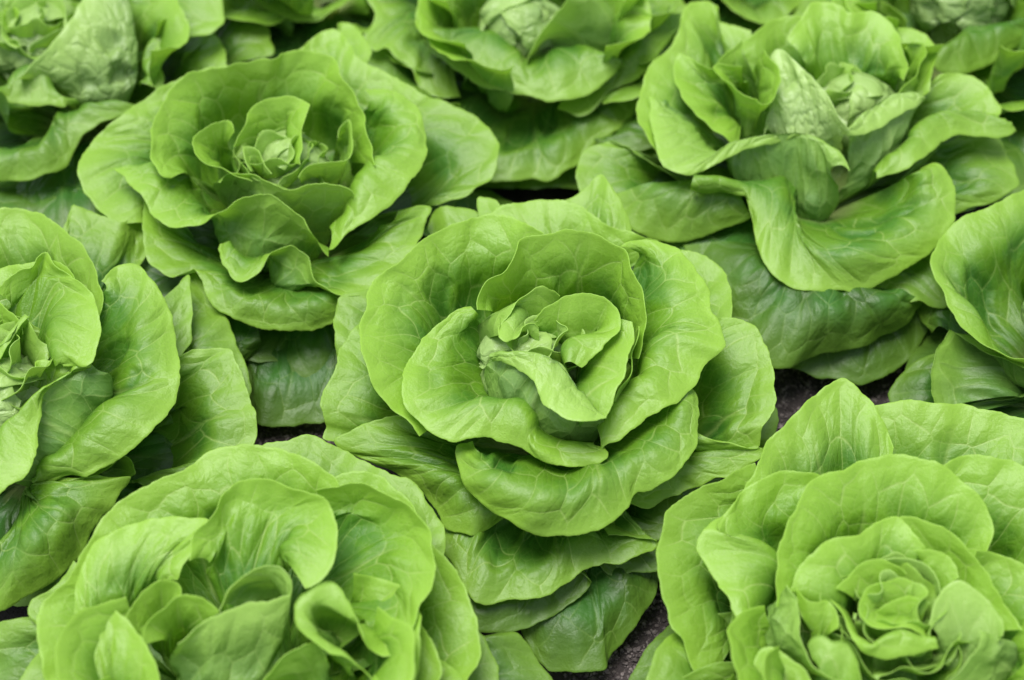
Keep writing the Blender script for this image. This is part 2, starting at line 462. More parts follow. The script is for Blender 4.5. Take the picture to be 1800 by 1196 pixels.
# every traced leaf: name [cup] : rows of photograph pixel x, y and height in cm, from the stem outwards
LEAVES = '''
# ---- C : central lettuce
C2: 850,660,8.5 880,700,8.7 930,722,9 990,738,9 1040,745,8.5 1062,745,8.3; 862,630,11 905,620,12.2 945,616,12.6 985,632,12.6 1015,660,12.1 1040,692,11.5 1060,722,11.1; 866,634,11 900,641,12.1 934,664,12.3 958,712,12 1005,738,11.9 1040,740,11.8 1066,732,11.5
C3: 1030,745,8.6 1012,705,9.4 1022,660,9.7 1050,612,10.2 1092,580,11.6; 1064,735,10.9 1086,693,11.6 1102,640,12.6 1113,567,12.9
C3: 1100,725,6.5 1120,660,7 1127,600,8; 1082,707,10.2 1106,645,11.5 1115,575,12
C4: 942,572,11.3 975,577,10.8 1005,590,10.3 1035,592,10 1052,585,10.5 1050,592,11.3 1030,600,12 1008,612,12.3 1004,640,12.2; 938,563,12 960,545,12.8 985,527,13.3 1022,515,13.6 1062,528,13.6 1083,555,13.4 1083,580,13.2 1060,607,13 1020,643,12.5
C5: 846,600,8.5 848,565,10 875,541,11.3 905,540,11.3 935,560,9.8 962,562,9.5 985,545,9.5; 878,590,11.5 886,565,12.2 908,537,12.6 937,504,13 957,499,13 984,522,12
C5: 885,560,10 893,552,11 905,548,11.5 918,556,11.5 930,600,10.5 938,625,10.3 944,630,10.3; 877,572,12.3 877,595,12.3 890,603,12.2 905,593,12.2 919,575,12.3 936,568,12.3 947,578,12
C6: 870,560,9.5 880,530,9 920,520,8.8 960,520,8.6 1010,515,8.6 1050,520,8.6 1085,540,8.6 1105,580,8.5 1110,640,7.5; 843,544,12 843,517,12.5 853,494,13 879,480,13.3 901,457,13.6 916,424,14 951,414,14.2 1011,404,14.4 1052,414,14.2 1088,437,14 1115,474,13.8 1130,520,13 1131,570,12 1118,630,10.5
C7: 800,730,6 765,680,7 745,640,7.6 735,600,8 740,560,8.3 760,530,8.4 790,500,8.5 830,480,8.6 880,470,8.8 920,470,9; 740,765,8.2 694,715,9.4 660,684,10 644,651,10.5 632,608,10.8 632,571,11 644,537,11.2 647,510,11.3 664,487,11.5 700,464,11.8 731,430,12 784,400,12.2 841,382,12.4 878,377,12.5 928,394,12.8 958,410,12.8
C8: 838,560,9.3 836,620,8 845,680,7.2 870,705,7.2 910,725,7 950,740,6.5 1000,765,5.5 1035,790,5; 832,545,10.5 790,590,9.6 760,660,9 790,725,9 834,714,9.6 868,717,9.8 900,717,9.8 922,740,9.3 932,775,8.5 965,790,7.8 1010,795,7.5 1045,795,7.2; 828,538,10.8 804,547,10.7 777,567,10.5 747,591,10.3 727,624,10.2 711,648,10 706,680,9.9 712,712,9.7 727,732,9.5 750,750,9.3 771,767,9.1 797,775,9 828,770,9 851,766,9 884,777,8.8 908,784,8.6 928,795,8.4 951,809,8.2 995,817,8 1031,816,7.9 1058,814,7.9 1068,800,7.8 1062,787,7.5
C9: 860,790,6.3 880,800,6.6 930,815,6.8 990,825,6.9 1040,810,6.8 1080,790,6.8 1120,760,7 1150,730,7.2 1170,700,7.2; 840,800,7.2 850,830,7.4 875,855,7.5 915,875,7.6 965,885,7.6 1020,875,7.6 1065,850,7.6 1095,830,7.7 1140,810,7.8 1175,785,8 1195,755,8.2 1205,720,8.3 1200,695,8.2; 830,770,7 808,780,7 802,800,7 807,824,6.9 818,854,6.8 838,877,6.7 861,897,6.6 894,914,6.5 921,929,6.4 945,939,6.3 971,943,6.3 1001,941,6.3 1035,937,6.4 1062,927,6.5 1085,911,6.6 1105,891,6.8 1117,869,7 1147,859,7.1 1177,840,7.4 1201,817,7.7 1221,790,8 1226,764,8.2 1229,730,8.4 1226,700,8.4 1213,683,8.2
C10: 1110,470,9.5 1120,520,9 1125,570,8.5 1130,620,7.8 1120,660,7.2 1110,690,6.8 1080,730,6 1050,770,5; 1125,440,11 1165,470,10.7 1185,520,10.5 1190,560,10 1195,590,10 1165,605,10.2 1150,640,9.8 1140,665,9.6 1115,690,9 1085,725,8.2 1065,760,7.5; 1089,434,12 1107,425,12 1147,422,11.9 1181,430,11.7 1211,457,11.5 1231,487,11.3 1246,517,11 1249,547,10.8 1264,574,10.6 1274,597,10.5 1271,614,10.4 1254,628,10.2 1238,644,10 1228,664,9.9 1214,684,9.7 1194,704,9.5 1167,721,9.3 1141,735,9 1114,757,8.7 1087,775,8.3 1065,785,8 1055,795,7.6
C11 c=0.3,-0.6: 1230,570,8.5 1255,560,8.6 1274,558,8.6 1301,561,8.5 1325,574,8.4 1341,597,8.2 1350,624,8 1358,648,7.8 1361,681,7.5 1362,704,7.2 1358,722,7 1340,747,6.5 1335,765,6 1334,784,5.6 1290,782,5.5 1230,775,5.5 1150,770,5
C12 c=0,0.8: 1225,760,6.8 1260,775,6.8 1300,784,6.6 1345,786,6.3 1338,804,6 1301,827,5.8 1281,841,5.6 1254,844,5.5 1234,854,5.4 1214,857,5.3 1190,870,5.2 1171,874,5.1 1154,887,5 1140,892,5 1105,887,5
C13 c=0.2,-0.3: 640,560,8.2 610,594,7.8 593,631,7.4 583,664,7 570,691,6.7 565,715,6.4 570,737,6 575,752,5.6 569,770,5.4 585,778,5.2 640,790,4.8 720,800,4.5
C14: 780,770,5 760,790,5.2 800,830,5.5 850,860,5.4 900,870,5; 715,737,6.6 690,736,6.6 650,743,6.4 620,756,6.2 590,775,5.8 600,790,5.5 650,812,5.2 700,835,5 740,865,4.8 770,900,4.6 781,925,4.5 805,935,4.5 832,941,4.5 862,930,4.5 885,915,4.5 900,905,4.5
C15 c=0,0.7: 782,930,4.2 783,970,4 800,1000,3.9 828,1045,3.8 836,1056,3.7 864,1058,3.6 895,1053,3.6 935,1057,3.5 968,1046,3.5 995,1028,3.6 1018,1008,3.7 1045,991,3.9 1062,985,4 1085,987,4 1112,981,4 1135,970,4 1155,958,4 1148,950,4.2 1110,944,4.3 1070,940,4.4
C16 c=0,0.6: 800,1050,2.6 830,1108,2.4 870,1112,2.3 920,1105,2.2 960,1087,2.3 1000,1062,2.4 1024,1042,2.6 1032,1028,2.8 1018,1012,3
C17 c=0,0.9: 890,1050,1.6 915,1107,1.2 933,1140,1 960,1174,.8 1000,1180,.8 1040,1179,.8 1064,1175,.8 1070,1157,.9 1100,1124,1 1131,1080,1.2 1154,1033,1.4 1157,1000,1.6 1140,970,2
C18 c=0,0.3: 1055,985,2.8 1065,1000,2.7 1085,1009,2.6 1118,1003,2.6 1155,1006,2.6 1175,990,2.8 1170,950,3
C19 c=0,0.3: 1060,950,3.4 1110,950,3.4 1160,945,3.4 1190,900,3.6 1200,870,3.8 1170,850,4
C20: 900,450,6 950,440,6.3 1000,440,6.4 1060,450,6.3 1110,470,6; 830,400,7.5 868,373,8.3 885,362,8.5 935,355,8.8 985,353,9 1018,362,9 1052,384,8.8 1072,398,8.7 1118,410,8.5 1150,422,8 1180,440,7.5
C21 c=0.3,-0.5: 1160,430,7 1190,437,7.3 1221,444,7.4 1251,457,7.4 1271,477,7.4 1283,507,7.3 1287,531,7.2 1288,560,7 1280,590,6.5
C22 c=0.3,-0.5: 985,375,7.5 994,353,7.8 1028,331,8.2 1048,311,8.5 1057,309,8.5 1075,328,8.3 1091,354,8 1106,388,7.5 1113,415,6.8
C23 c=0.3,-0.3: 842,385,6.5 838,360,7 841,348,7.2 855,348,7.2 872,354,7.2 882,366,7
C24 c=0.8,-0.8: 750,400,5.5 762,372,6 780,362,6.3 810,365,6.3 838,372,6.3 850,390,6
C25 c=0.2,-0.2: 594,630,5 590,600,5.5 586,566,5.8 592,540,6 605,518,6.1 640,512,6 680,500,6
C26 c=0,0.3: 1340,720,3.5 1364,715,3.5 1363,750,3 1358,775,2.8 1335,790,2.6
# ---- A : upper left lettuce
A2: 410,270,8 395,275,8 385,280,8 380,300,8 395,320,8 420,330,8; 419,232,12 412,218,12.4 400,209,12.5 377,211,12.5 353,224,12.4 337,244,12.2 335,257,12.1 350,278,12 385,292,12 420,304,11.8 445,315,11.5
A3: 440,250,10 460,240,9.8 490,235,9.6 505,235,9.6 510,225,10 512,225,10.5 515,250,10.5 522,290,10; 407,258,12 418,235,12.5 430,215,12.8 450,186,13 490,171,13.2 517,171,13.2 540,179,13.2 549,188,13.2 543,202,13 533,225,12.8 531,250,12.6 530,290,12
A4: 445,310,9.5 455,305,9.5 468,310,9.5; 440,302,11.2 432,280,11.8 429,260,12 445,262,12 465,282,11.8 478,306,11.3
A5: 385,350,5.9 420,380,5.4 470,400,5.4 530,410,5.4 580,410,5.4 605,380,5.9; 385,320,10.6 397,308,10.8 424,306,11 450,308,11 484,321,11 514,326,11 534,324,11 561,321,11 588,322,10.9 611,334,10.6 621,345,10.2
A5: 530,325,8.5 555,325,8.3 585,325,8.3 600,310,8.3 600,290,8.5 600,265,9 590,255,9.3; 521,311,11.5 531,298,11.7 554,288,11.8 588,286,11.8 611,281,11.8 616,274,11.9 618,227,12.2 613,209,12.3 601,221,12 591,241,11.6
A6: 330,320,8 330,290,7.8 340,250,7.8 360,215,8 400,195,8 450,190,8 500,190,8 550,190,8 590,210,8 610,240,8 620,290,7.5; 300,318,9.5 283,312,10 268,280,10.6 265,245,11 267,222,11.3 278,197,11.6 292,172,12 310,148,12.2 340,128,12.5 384,120,12.8 434,110,13 484,103,13.2 494,95,13.2 527,88,13.2 554,92,13.1 581,101,13 590,110,13 601,134,12.8 621,167,12.5 641,201,12.2 651,234,12 657,291,11
A7: 280,350,5.5 270,310,5.8 290,270,6 330,230,6.2 380,200,6.5; 250,395,6 210,393,6.4 180,375,6.7 157,348,7 141,322,7.3 136,296,7.6 144,274,7.8 167,241,8.1 201,214,8.4 245,180,8.7 290,150,9 340,128,9.3 400,115,9.5
A8: 640,200,9 660,230,8.5 665,270,8 650,310,7.5 620,350,7 590,410,6; 650,175,10.8 690,185,10.6 715,215,10.4 725,250,10.4 700,270,10.4 660,300,10.3 635,330,10 620,370,9 595,415,7.5; 640,160,11 691,164,11 725,181,11 738,197,10.9 745,227,10.7 751,247,10.5 750,271,10.3 738,294,10.1 715,328,9.8 685,358,9.4 651,385,9 618,402,8.5 595,430,7.8 580,443,7
A9 c=0.2,-0.4: 700,165,8 760,175,7.9 805,190,7.8 835,204,7.7 862,227,7.5 875,254,7.2 873,278,7 862,304,6.7 835,331,6.3 802,351,6 761,363,5.7 718,366,5.5 680,372,5.2
A10 c=0.2,-0.6: 510,95,9 530,86,9.2 547,70,9.4 567,55,9.6 584,53,9.6 598,58,9.5 618,80,9.3 634,104,9 661,120,8.8 700,140,8.5 735,162,8.2 770,180,7.8
A11 c=0.2,-0.4: 585,80,8 598,50,8.5 601,37,8.6 618,43,8.5 641,67,8.2 655,95,8
A12: 285,300,7.5 330,300,7.5 350,340,7 375,375,6.8 400,420,6 440,435,5.8 480,440,5.6 520,440,5.4 560,445,5; 203,293,8.8 220,314,8.8 240,337,8.8 257,354,8.8 267,370,8.7 287,387,8.6 314,399,8.5 340,401,8.4 352,397,8.4 387,377,9.7 417,354,10.1 441,343,10.3 461,341,10.3 491,350,10.2 514,365,9.9 534,385,9.5 548,405,9.1 561,431,7.6 575,452,6.8
A14: 330,410,5.5 350,430,5.2 390,470,5 420,500,5.2 470,525,5.3 520,530,5.3 560,525,5.2 575,515,5; 255,345,7 250,384,7 252,417,6.8 258,447,6.5 274,471,6.2 300,486,6 324,481,6 340,476,6.1 350,484,6 359,504,5.8 367,528,5.5 387,548,5.2 414,561,5 447,574,4.8 484,581,4.7 521,583,4.6 554,578,4.6 585,571,4.6 605,555,4.6 600,525,4.8
A15: 410,440,6 440,450,6 460,445,6 480,490,5 510,510,4.8 535,500,4.8 560,470,5.2 590,455,5.5 620,450,5.6 650,430,5.8 660,410,6; 385,430,7 387,451,6.9 397,471,6.8 414,494,6.6 431,497,6.6 451,481,6.9 478,451,7.3 498,435,7.5 511,432,7.5 528,441,7.4 541,457,7.1 548,481,6.8 561,501,6.5 588,514,6.3 621,518,6.2 648,511,6.2 690,480,6.4 722,444,6.6 745,395,6.8 757,366,7 735,362,7.2 700,372,7.4
A17 c=0,1: 420,590,2 430,660,1.5 440,720,1 455,746,.8 480,751,.7 530,746,.7 575,738,.8 600,700,1 612,640,1.5 605,590,2
# ---- B : upper right lettuce
B1: 1365,250,7 1380,260,7.2 1400,265,7.5 1430,265,7.5 1460,265,7 1480,260,7; 1350,228,8.6 1360,195,9.6 1375,175,10.8 1400,170,11 1430,190,10.8 1455,215,10.2 1478,245,9; 1345,240,8.8 1350,200,9.4 1355,150,10.6 1355,105,12.2 1368,86,13 1387,97,13.2 1414,124,13 1447,157,12.5 1467,194,11.8 1487,234,10.5
B2: 1410,130,10 1440,135,9.5 1480,138,9.3 1520,138,9.3 1555,140,9.5 1575,145,9.8; 1382,70,12.5 1397,50,13 1414,23,13.6 1431,3,14 1454,3,14 1474,10,14 1494,22,13.9 1521,20,13.9 1548,25,13.8 1564,40,13.6 1581,64,13.3 1591,97,12.8 1593,120,12.4 1585,140,12
B3: 1340,135,9.5 1345,150,9 1345,190,8 1335,230,7 1320,235,7 1300,225,7 1290,190,8 1285,150,9 1290,140,9.5 1310,135,9.5; 1343,90,13.4 1354,104,13.4 1362,127,13.2 1364,147,13 1357,164,12.6 1347,174,12.3 1334,172,11.7 1310,164,11.6 1284,147,11.6 1267,134,11.6 1254,119,11.6 1263,112,11.8 1283,114,12 1305,118,12.2
B4: 1300,230,7.5 1275,215,7.5 1255,190,8 1245,170,8.3 1255,150,8.8 1270,140,9 1300,130,9.3; 1300,260,8.5 1280,249,9 1252,228,9.4 1222,202,9.8 1202,175,10.2 1188,142,10.6 1184,112,10.9 1193,95,11.2 1215,98,11.3 1235,112,11.3 1250,122,11.2 1265,105,11.5 1290,90,11.6 1310,72,11.8
B4 c=0.5,-0.6: 1300,75,10 1325,60,10.5 1345,45,10.8 1362,35,11 1388,28,11 1410,28,11 1440,30,11
B4 c=0.4,-0.4: 1210,305,7 1185,298,7.3 1168,288,7.5 1151,264,7.9 1135,234,8.3 1123,207,8.6 1121,190,8.8 1128,160,9 1135,134,9.2 1151,107,9.4 1178,82,9.6 1192,50,9.9 1197,27,10.1 1204,12,10.2 1222,4,10.2 1248,3,10.1 1257,14,10 1258,32,9.8 1290,45,9.5 1320,55,9.3
B5: 1175,180,7.8 1210,205,7.5 1240,240,7 1265,265,6.8 1300,310,6 1350,325,5.8 1390,340,5.6 1420,355,5.4 1450,360,5.2 1470,350,5; 1160,178,8.8 1190,210,8.6 1215,250,8.5 1245,270,8.8 1280,250,9.4 1330,236,9.8 1380,234,10 1410,238,9.9 1440,255,9.6 1470,290,8.6; 1143,168,9 1144,190,9 1143,214,8.9 1151,247,8.8 1156,274,8.7 1168,294,8.5 1191,304,8.4 1218,306,8.4 1250,292,8.6 1284,275,8.9 1317,260,9.2 1350,254,9.4 1384,247,9.6 1407,240,9.7 1434,247,9.6 1457,262,9.3 1477,283,8.8 1487,305,8.2
B6: 1490,310,5.5 1510,290,6.5 1540,280,7 1575,255,7.5 1597,225,8 1602,205,8.5; 1492,228,10.5 1518,200,11 1541,181,11.2 1568,167,11.3 1601,164,11.2 1625,172,10.8; 1488,238,10.2 1511,237,10.3 1534,228,10.4 1558,215,10.5 1585,198,10.6 1608,188,10.6 1626,176,10.6
B7: 1600,110,10 1615,130,9.5 1615,160,9; 1588,85,12 1605,75,12.2 1625,77,12.2 1631,95,12 1618,118,11.8 1598,145,11.5 1580,165,11
B8 c=0.4,-0.5: 1560,60,10.8 1578,50,11 1601,48,11 1625,57,11 1638,74,10.8 1643,94,10.6 1638,127,10.2 1631,160,9.5
B9 c=0.2,-0.3: 1630,150,8.5 1650,131,9 1695,132,9 1722,144,8.9 1742,164,8.8 1758,191,8.6 1754,204,8.4 1740,215,8.2 1700,230,8
B9: 1530,320,5.5 1560,300,6 1590,270,6.8 1620,240,7.5 1650,220,8; 1545,312,6.8 1580,285,7.6 1610,250,8.4 1640,215,8.8 1690,203,8.9 1735,208,8.7 1770,222,8.3; 1541,319,6.8 1568,309,7.3 1595,301,7.7 1611,288,8 1635,268,8.2 1661,247,8.3 1682,237,8.3 1722,239,8 1752,242,7.9 1775,241,7.9 1778,232,8
B10: 1225,322,7.2 1267,323,7.2 1300,318,7.3 1340,317,7.2 1370,320,6.8 1390,345,6.2 1400,380,6.2 1410,410,6.3 1440,430,6.3 1480,430,6.3 1520,420,6.2 1560,390,6 1590,360,6 1600,330,6.4 1590,315,6.6; 1218,336,6.8 1245,342,6.8 1267,338,6.9 1300,343,6.9 1319,348,6.8 1319,370,6.5 1324,400,6.2 1330,430,6 1344,464,5.7 1367,491,5.4 1401,507,5.2 1434,512,5.1 1468,509,5.1 1501,513,5 1534,506,5.1 1568,487,5.3 1618,457,5.6 1651,430,6 1672,397,6.4 1680,364,6.8 1677,333,7.2 1668,310,7.5 1645,288,7.8 1620,295,7.6
B11 c=0,0.3: 1470,515,4.2 1500,520,4.2 1534,527,4.2 1568,529,4.2 1601,528,4.2 1623,526,4.2 1645,534,4 1668,537,3.9 1690,520,4 1690,480,4.5 1680,450,5
B12: 1300,430,4.5 1350,480,4.8 1400,520,4.8 1450,530,4.8 1520,530,4.6 1570,510,4.4; 1200,430,4 1240,520,3.5 1290,600,3 1330,640,2.8 1360,649,2.6 1387,646,2.6 1417,634,2.6 1451,620,2.6 1501,614,2.6 1534,603,2.7 1568,588,2.8 1595,571,3 1611,544,3.2 1625,527,3.4
B13 c=0,1: 1380,640,1.2 1434,663,1 1478,669,.9 1511,678,.8 1551,664,.9 1585,645,1.1 1608,618,1.5 1620,598,1.8 1637,568,2.2 1643,534,2.6
B14 c=0,0.3: 1700,235,6.5 1750,240,6.3 1768,265,6 1785,300,5.6 1790,325,5.3 1755,350,5 1700,368,4.7 1660,380,4.5
B15 c=0,0: 1025,345,5 1016,325,5.2 1014,305,5.4 1017,283,5.6 1025,268,5.8 1048,254,6 1071,251,6 1101,261,6 1135,281,6 1180,310,6
B16: 1160,325,5.8 1200,330,6 1250,335,6 1300,340,6; 1085,340,5 1095,380,4.7 1114,405,4.5 1134,416,4.4 1167,422,4.3 1207,424,4.3 1234,416,4.4 1268,404,4.6 1301,393,4.8 1320,383,5
# ---- G : lettuce at the right edge
G1 c=0,-0.2: 1850,320,9 1785,341,9 1752,357,8.8 1718,373,8.6 1690,385,8.4 1661,410,8.1 1638,450,7.7 1635,467,7.6 1645,497,7.3 1661,521,7.1 1675,544,7 1701,571,6.8 1722,594,6.7 1752,614,6.6 1785,627,6.5 1850,640,6.3
G2 c=0,0.6: 1645,720,3.5 1637,690,4 1638,645,4.6 1645,620,4.8 1661,593,5 1673,582,5.1 1695,592,5.2 1722,613,5.3 1752,632,5.4 1785,649,5.5 1830,670,5.5
G3 c=0,0.4: 1575,730,2 1566,707,2.2 1564,687,2.4 1575,667,2.6 1595,648,2.8 1638,625,3 1680,620,3
G4 c=0,0.3: 1690,730,3 1700,713,3.2 1735,706,3.4 1790,703,3.6 1850,700,3.8
# ---- D : lettuce at the left edge
D1: 10,560,9.5 40,580,9 70,620,8.5 95,640,8.5 105,640,8.7; 10,530,11 40,500,11 70,485,11 100,490,11 113,530,10.8 118,565,10.6 104,590,10.8 107,625,10.6 112,640,10.3; 0,514,12.3 13,494,12.5 37,477,12.7 57,470,12.8 67,454,13 80,446,13 97,454,13 110,470,12.8 134,484,12.5 154,507,12.2 171,534,12 177,561,11.8 179,594,11.6 172,618,11.4 164,638,11.2 150,648,11 134,643,10.8 112,645,10.5
D2 c=1.2,-1.2: -80,375,11 -40,366,11 0,366,11 33,368,11 67,375,11 94,390,10.9 114,407,10.8 134,420,10.7 150,440,10.5 164,464,10.3 172,490,10.1 176,520,9.8 172,560,9
D3: 150,560,8 170,600,7.5 180,650,7 170,690,6.5 150,720,6 110,770,5.5 70,810,5 45,840,4.5; 190,510,9.3 225,530,9 250,580,8.8 255,630,8.5 245,680,8.3 220,710,8 190,750,7.8 150,785,7.4 110,810,6.8 60,845,5.5; 177,494,10.2 191,484,10.2 207,467,10.2 227,462,10.2 244,467,10.1 264,490,9.9 281,511,9.7 294,534,9.5 303,557,9.3 306,584,9.1 308,611,8.9 314,628,8.8 317,661,8.6 311,690,8.4 298,724,8.1 281,747,7.9 254,774,7.6 221,801,7.3 187,817,7 147,837,6.6 110,839,6.2 87,851,5.8 60,856,5.3
D4: 40,845,5 80,805,6 115,770,6.5 145,720,7.5 165,685,8.5 170,655,9.5; -30,860,7.5 5,800,8.5 10,757,9.3 27,734,9.8 50,710,10.2 84,678,10.6 125,652,10.6 160,645,10.4; -10,880,7.5 20,857,8 47,837,8.4 60,807,8.9 64,780,9.2 65,757,9.5 73,724,9.9 85,687,10.2 100,668,10.4 160,648,10.3
D5: 0,650,8.5 20,630,9.3 35,600,10 45,570,11; -30,600,11.5 0,588,12 20,568,12.2 43,553,12.2; -30,650,11 0,628,11.4 15,605,11.7 30,583,11.9 46,556,12
D5 c=0.8,-0.5: -60,505,12 -20,520,12 5,535,12 27,562,11.8 35,590,11
D6: 45,700,8 70,695,8 100,685,8.5 120,680,9; 33,680,9.5 35,665,10 60,650,10.2 65,636,10.2 85,634,10.2 110,644,10.3 140,645,10.3
D7 c=0.2,-0.3: 300,640,6 334,615,6 368,613,6 408,616,5.9 415,637,5.7 425,658,5.5 435,684,5.3 438,704,5.1 448,721,5 450,745,4.8 447,780,4.4 420,820,4 350,850,3.6 270,860,3.4
D8 c=0,0.2: 295,540,6 300,522,6.3 312,503,6.5 330,484,6.6 336,510,6.5 336,560,6.2 332,595,6 318,625,5.7
D9 c=0,0.2: 325,500,5.2 340,480,5.4 355,490,5.3 385,540,5 402,565,4.9 415,600,4.6 430,640,4.3 440,680,4 440,705,3.8
D10 c=0.3,-0.3: 105,430,6.2 112,398,6.7 123,372,7 129,362,7.2 143,366,7.2 185,380,6.8 215,392,6.5 240,380,6 250,400,5.5 255,450,5
D11: 60,850,5.2 80,880,5.8 80,900,6 60,920,6 30,940,5.8 0,950,5.5; 100,842,6 134,843,6 167,838,5.9 201,838,5.8 227,839,5.7 224,850,5.5 211,866,5.3 201,890,5 174,913,4.8 157,946,4.6 134,987,4.3 97,1017,4.1 67,1037,4 33,1057,3.9 0,1074,3.8 -50,1090,3.8
D12 c=0,0: 150,840,5 187,825,5.2 217,804,5.3 231,811,5.2 241,834,5 225,842,4.8
# ---- E : front left lettuce
E1: 180,1160,6 190,1100,6.2 220,1030,6.5 260,980,7 320,930,7.5 400,900,8 480,890,8 540,900,8 570,920,7.5; 100,1230,7.5 80,1196,7.8 68,1150,8.2 64,1110,8.5 66,1088,8.7 74,1063,8.9 90,1047,9 117,1027,9.2 134,997,9.4 157,953,9.7 171,926,9.9 194,896,10.1 227,873,10.3 268,849,10.5 314,831,10.7 341,814,10.8 368,794,11 401,787,11 435,784,11 468,786,11 501,792,11 535,804,10.9 565,824,10.8 592,851,10.5 600,870,10
E2: 150,1110,7.5 200,1080,7.8 240,1050,8 270,1030,8.2 295,1030,8.3; 130,1080,9 140,1010,10 164,956,10.8 187,940,11 227,923,11.2 268,913,11.3 318,910,11.5 364,915,11.6 352,935,11.5 341,950,11.2 331,972,11 321,995,10.6 311,1020,10
E3: 370,1020,9 400,1035,9 440,1030,9 480,1010,9 495,1000,9 500,1000,9.5; 350,980,10.8 375,940,11 410,900,11.2 460,890,11.2 510,900,11 540,920,11 545,950,11 532,975,11 515,1000,10.8; 336,985,12 336,957,12.2 348,936,12.4 364,916,12.6 378,896,12.8 395,866,13 418,848,13.1 435,842,13.2 468,844,13.2 495,853,13.2 522,863,13.1 555,868,13 575,883,12.8 585,906,12.6 590,936,12.4 588,970,12.2 578,1000,12 555,1025,11.7 535,1033,11.4
E4: 560,930,8.5 580,960,8 590,1000,7.8 600,1040,7.8 610,1070,8 615,1090,8.5; 570,890,10 620,890,9.5 680,930,9.2 705,980,9 705,1030,9 690,1080,9.2 660,1105,9.5 640,1100,9.8; 557,866,12 581,855,12.2 614,850,12.3 634,855,12.3 668,871,12.3 701,885,12.2 724,900,12.1 744,923,12 758,946,11.8 763,983,11.6 761,1013,11.4 754,1043,11.2 741,1074,11 728,1097,10.9 711,1124,10.8 691,1144,10.7 671,1147,10.7 654,1140,10.9 637,1122,11.3 626,1098,11.7
E4: 625,1125,9.4 605,1112,9.3 588,1100,9.3 572,1094,9.4 562,1096,9.5 563,1106,9.5 576,1126,9.5 600,1150,9.3 626,1182,9; 640,1128,11 603,1086,11.8 583,1065,12.2 561,1057,12.4 547,1064,12.4 544,1080,12.3 554,1098,12 575,1121,11.6 602,1142,11.2 630,1172,10.8; 652,1140,11 636,1122,11.6 621,1088,12.1 612,1060,12.4 600,1037,12.6 586,1027,12.7 567,1025,12.8 544,1036,12.8 525,1053,12.7 519,1074,12.5 524,1097,12.3 538,1118,12 558,1135,11.7 576,1151,11.4 602,1159,11.2 634,1181,10.9 650,1200,10.6
E5: 420,1070,10 440,1045,10 465,1035,10 490,1035,10 505,1050,9.5 515,1090,8.5 510,1150,7.5 480,1200,6.5 430,1230,6.5 370,1240,6.5 320,1220,7 305,1170,8; 388,1072,11.5 401,1037,12.2 421,1017,12.6 448,997,12.9 482,989,13 502,997,13 517,1015,12.8 519,1035,12.5 512,1048,12.3 495,1053,12.2 451,1058,12 418,1068,11.9 385,1081,11.8 361,1095,11.6 334,1118,11.3 312,1135,11
E6: 290,1130,9 300,1110,8.8 325,1095,8.7 345,1100,8.8 360,1100,9; 262,1130,10.5 256,1107,11 268,1084,11.5 288,1063,11.9 314,1047,12.1 338,1042,12.2 361,1050,12.1 378,1063,11.9 387,1076,11.6
E7: 250,1130,8.5 265,1100,8.5 285,1080,8.5 300,1070,8.7; 235,1130,10 227,1092,10.6 241,1067,11 257,1040,11.4 274,1026,11.6 294,1022,11.6 311,1030,11.4 312,1048,11
E8: 180,1250,7 210,1250,7 240,1250,7; 120,1230,9 134,1196,9.5 147,1160,10 161,1130,10.4 177,1094,10.8 191,1070,11 201,1072,11 217,1087,11 241,1114,11 261,1140,10.9 274,1167,10.7 290,1210,10.3
E9 c=0.5,-0.8: 575,850,9 591,839,9.2 617,831,9.3 647,830,9.3 668,836,9.2 691,856,9 721,883,8.8 741,910,8.6 754,940,8.4 766,962,8.2 785,983,8 805,1010,7.8 818,1043,7.6 831,1080,7.4 836,1114,7.2 835,1150,7 825,1177,6.8 805,1210,6.6
E10 c=0.3,-0.5: 440,800,6.8 465,783,7 502,774,7.2 548,766,7.3 565,772,7.3 582,780,7.2 634,808,7.1 691,836,7 721,846,6.9 741,863,6.7 751,883,6.5 768,910,6.3 780,930,6.2 782,953,6 779,975,5.8 790,1010,5.5
E11 c=0,0: 800,1080,5.5 838,1107,5.2 851,1124,5 865,1147,4.8 875,1180,4.6 877,1210,4.4
E12 c=0,0.5: 820,1110,3.5 851,1117,3.6 878,1112,3.6 905,1112,3.5 922,1127,3.3 945,1160,3 972,1200,2.6 985,1240,2.2
E13 c=0.3,-0.5: 690,1130,9 720,1095,9 734,1097,8.9 754,1124,8.7 768,1150,8.5 773,1174,8.3 768,1200,8 750,1230,7.5
E14: 500,1240,7 530,1230,7 560,1210,7.5 575,1190,8; 440,1230,10 467,1196,10.3 487,1167,10.7 510,1144,11 534,1134,11.1 557,1132,11 574,1147,10.8 580,1160,10.5
E15 c=0,0.2: -80,1200,4 -40,1130,4.8 0,1095,5.2 25,1087,5.4 60,1084,5.6 100,1090,5.8
E16 c=0.2,-0.2: 60,1100,5.4 50,1083,5.6 52,1062,5.8 70,1045,6 100,1030,6.2 120,1000,6.4 130,985,6.5
# ---- F : front right lettuce
F1 c=0.5,-1: 1290,890,7.5 1314,851,8 1334,807,8.5 1350,777,8.8 1387,741,9.2 1417,710,9.5 1447,687,9.7 1461,674,9.8 1483,665,9.9 1498,672,9.8 1514,689,9.6 1528,704,9.4 1540,720,9.2 1555,750,8.8 1570,790,8
F2 c=0.6,-1: 1500,740,7.5 1534,716,8.2 1571,705,8.8 1618,707,9 1668,710,9.1 1702,712,9.1 1742,721,9.1 1775,731,9 1830,750,8.8 1870,790,8
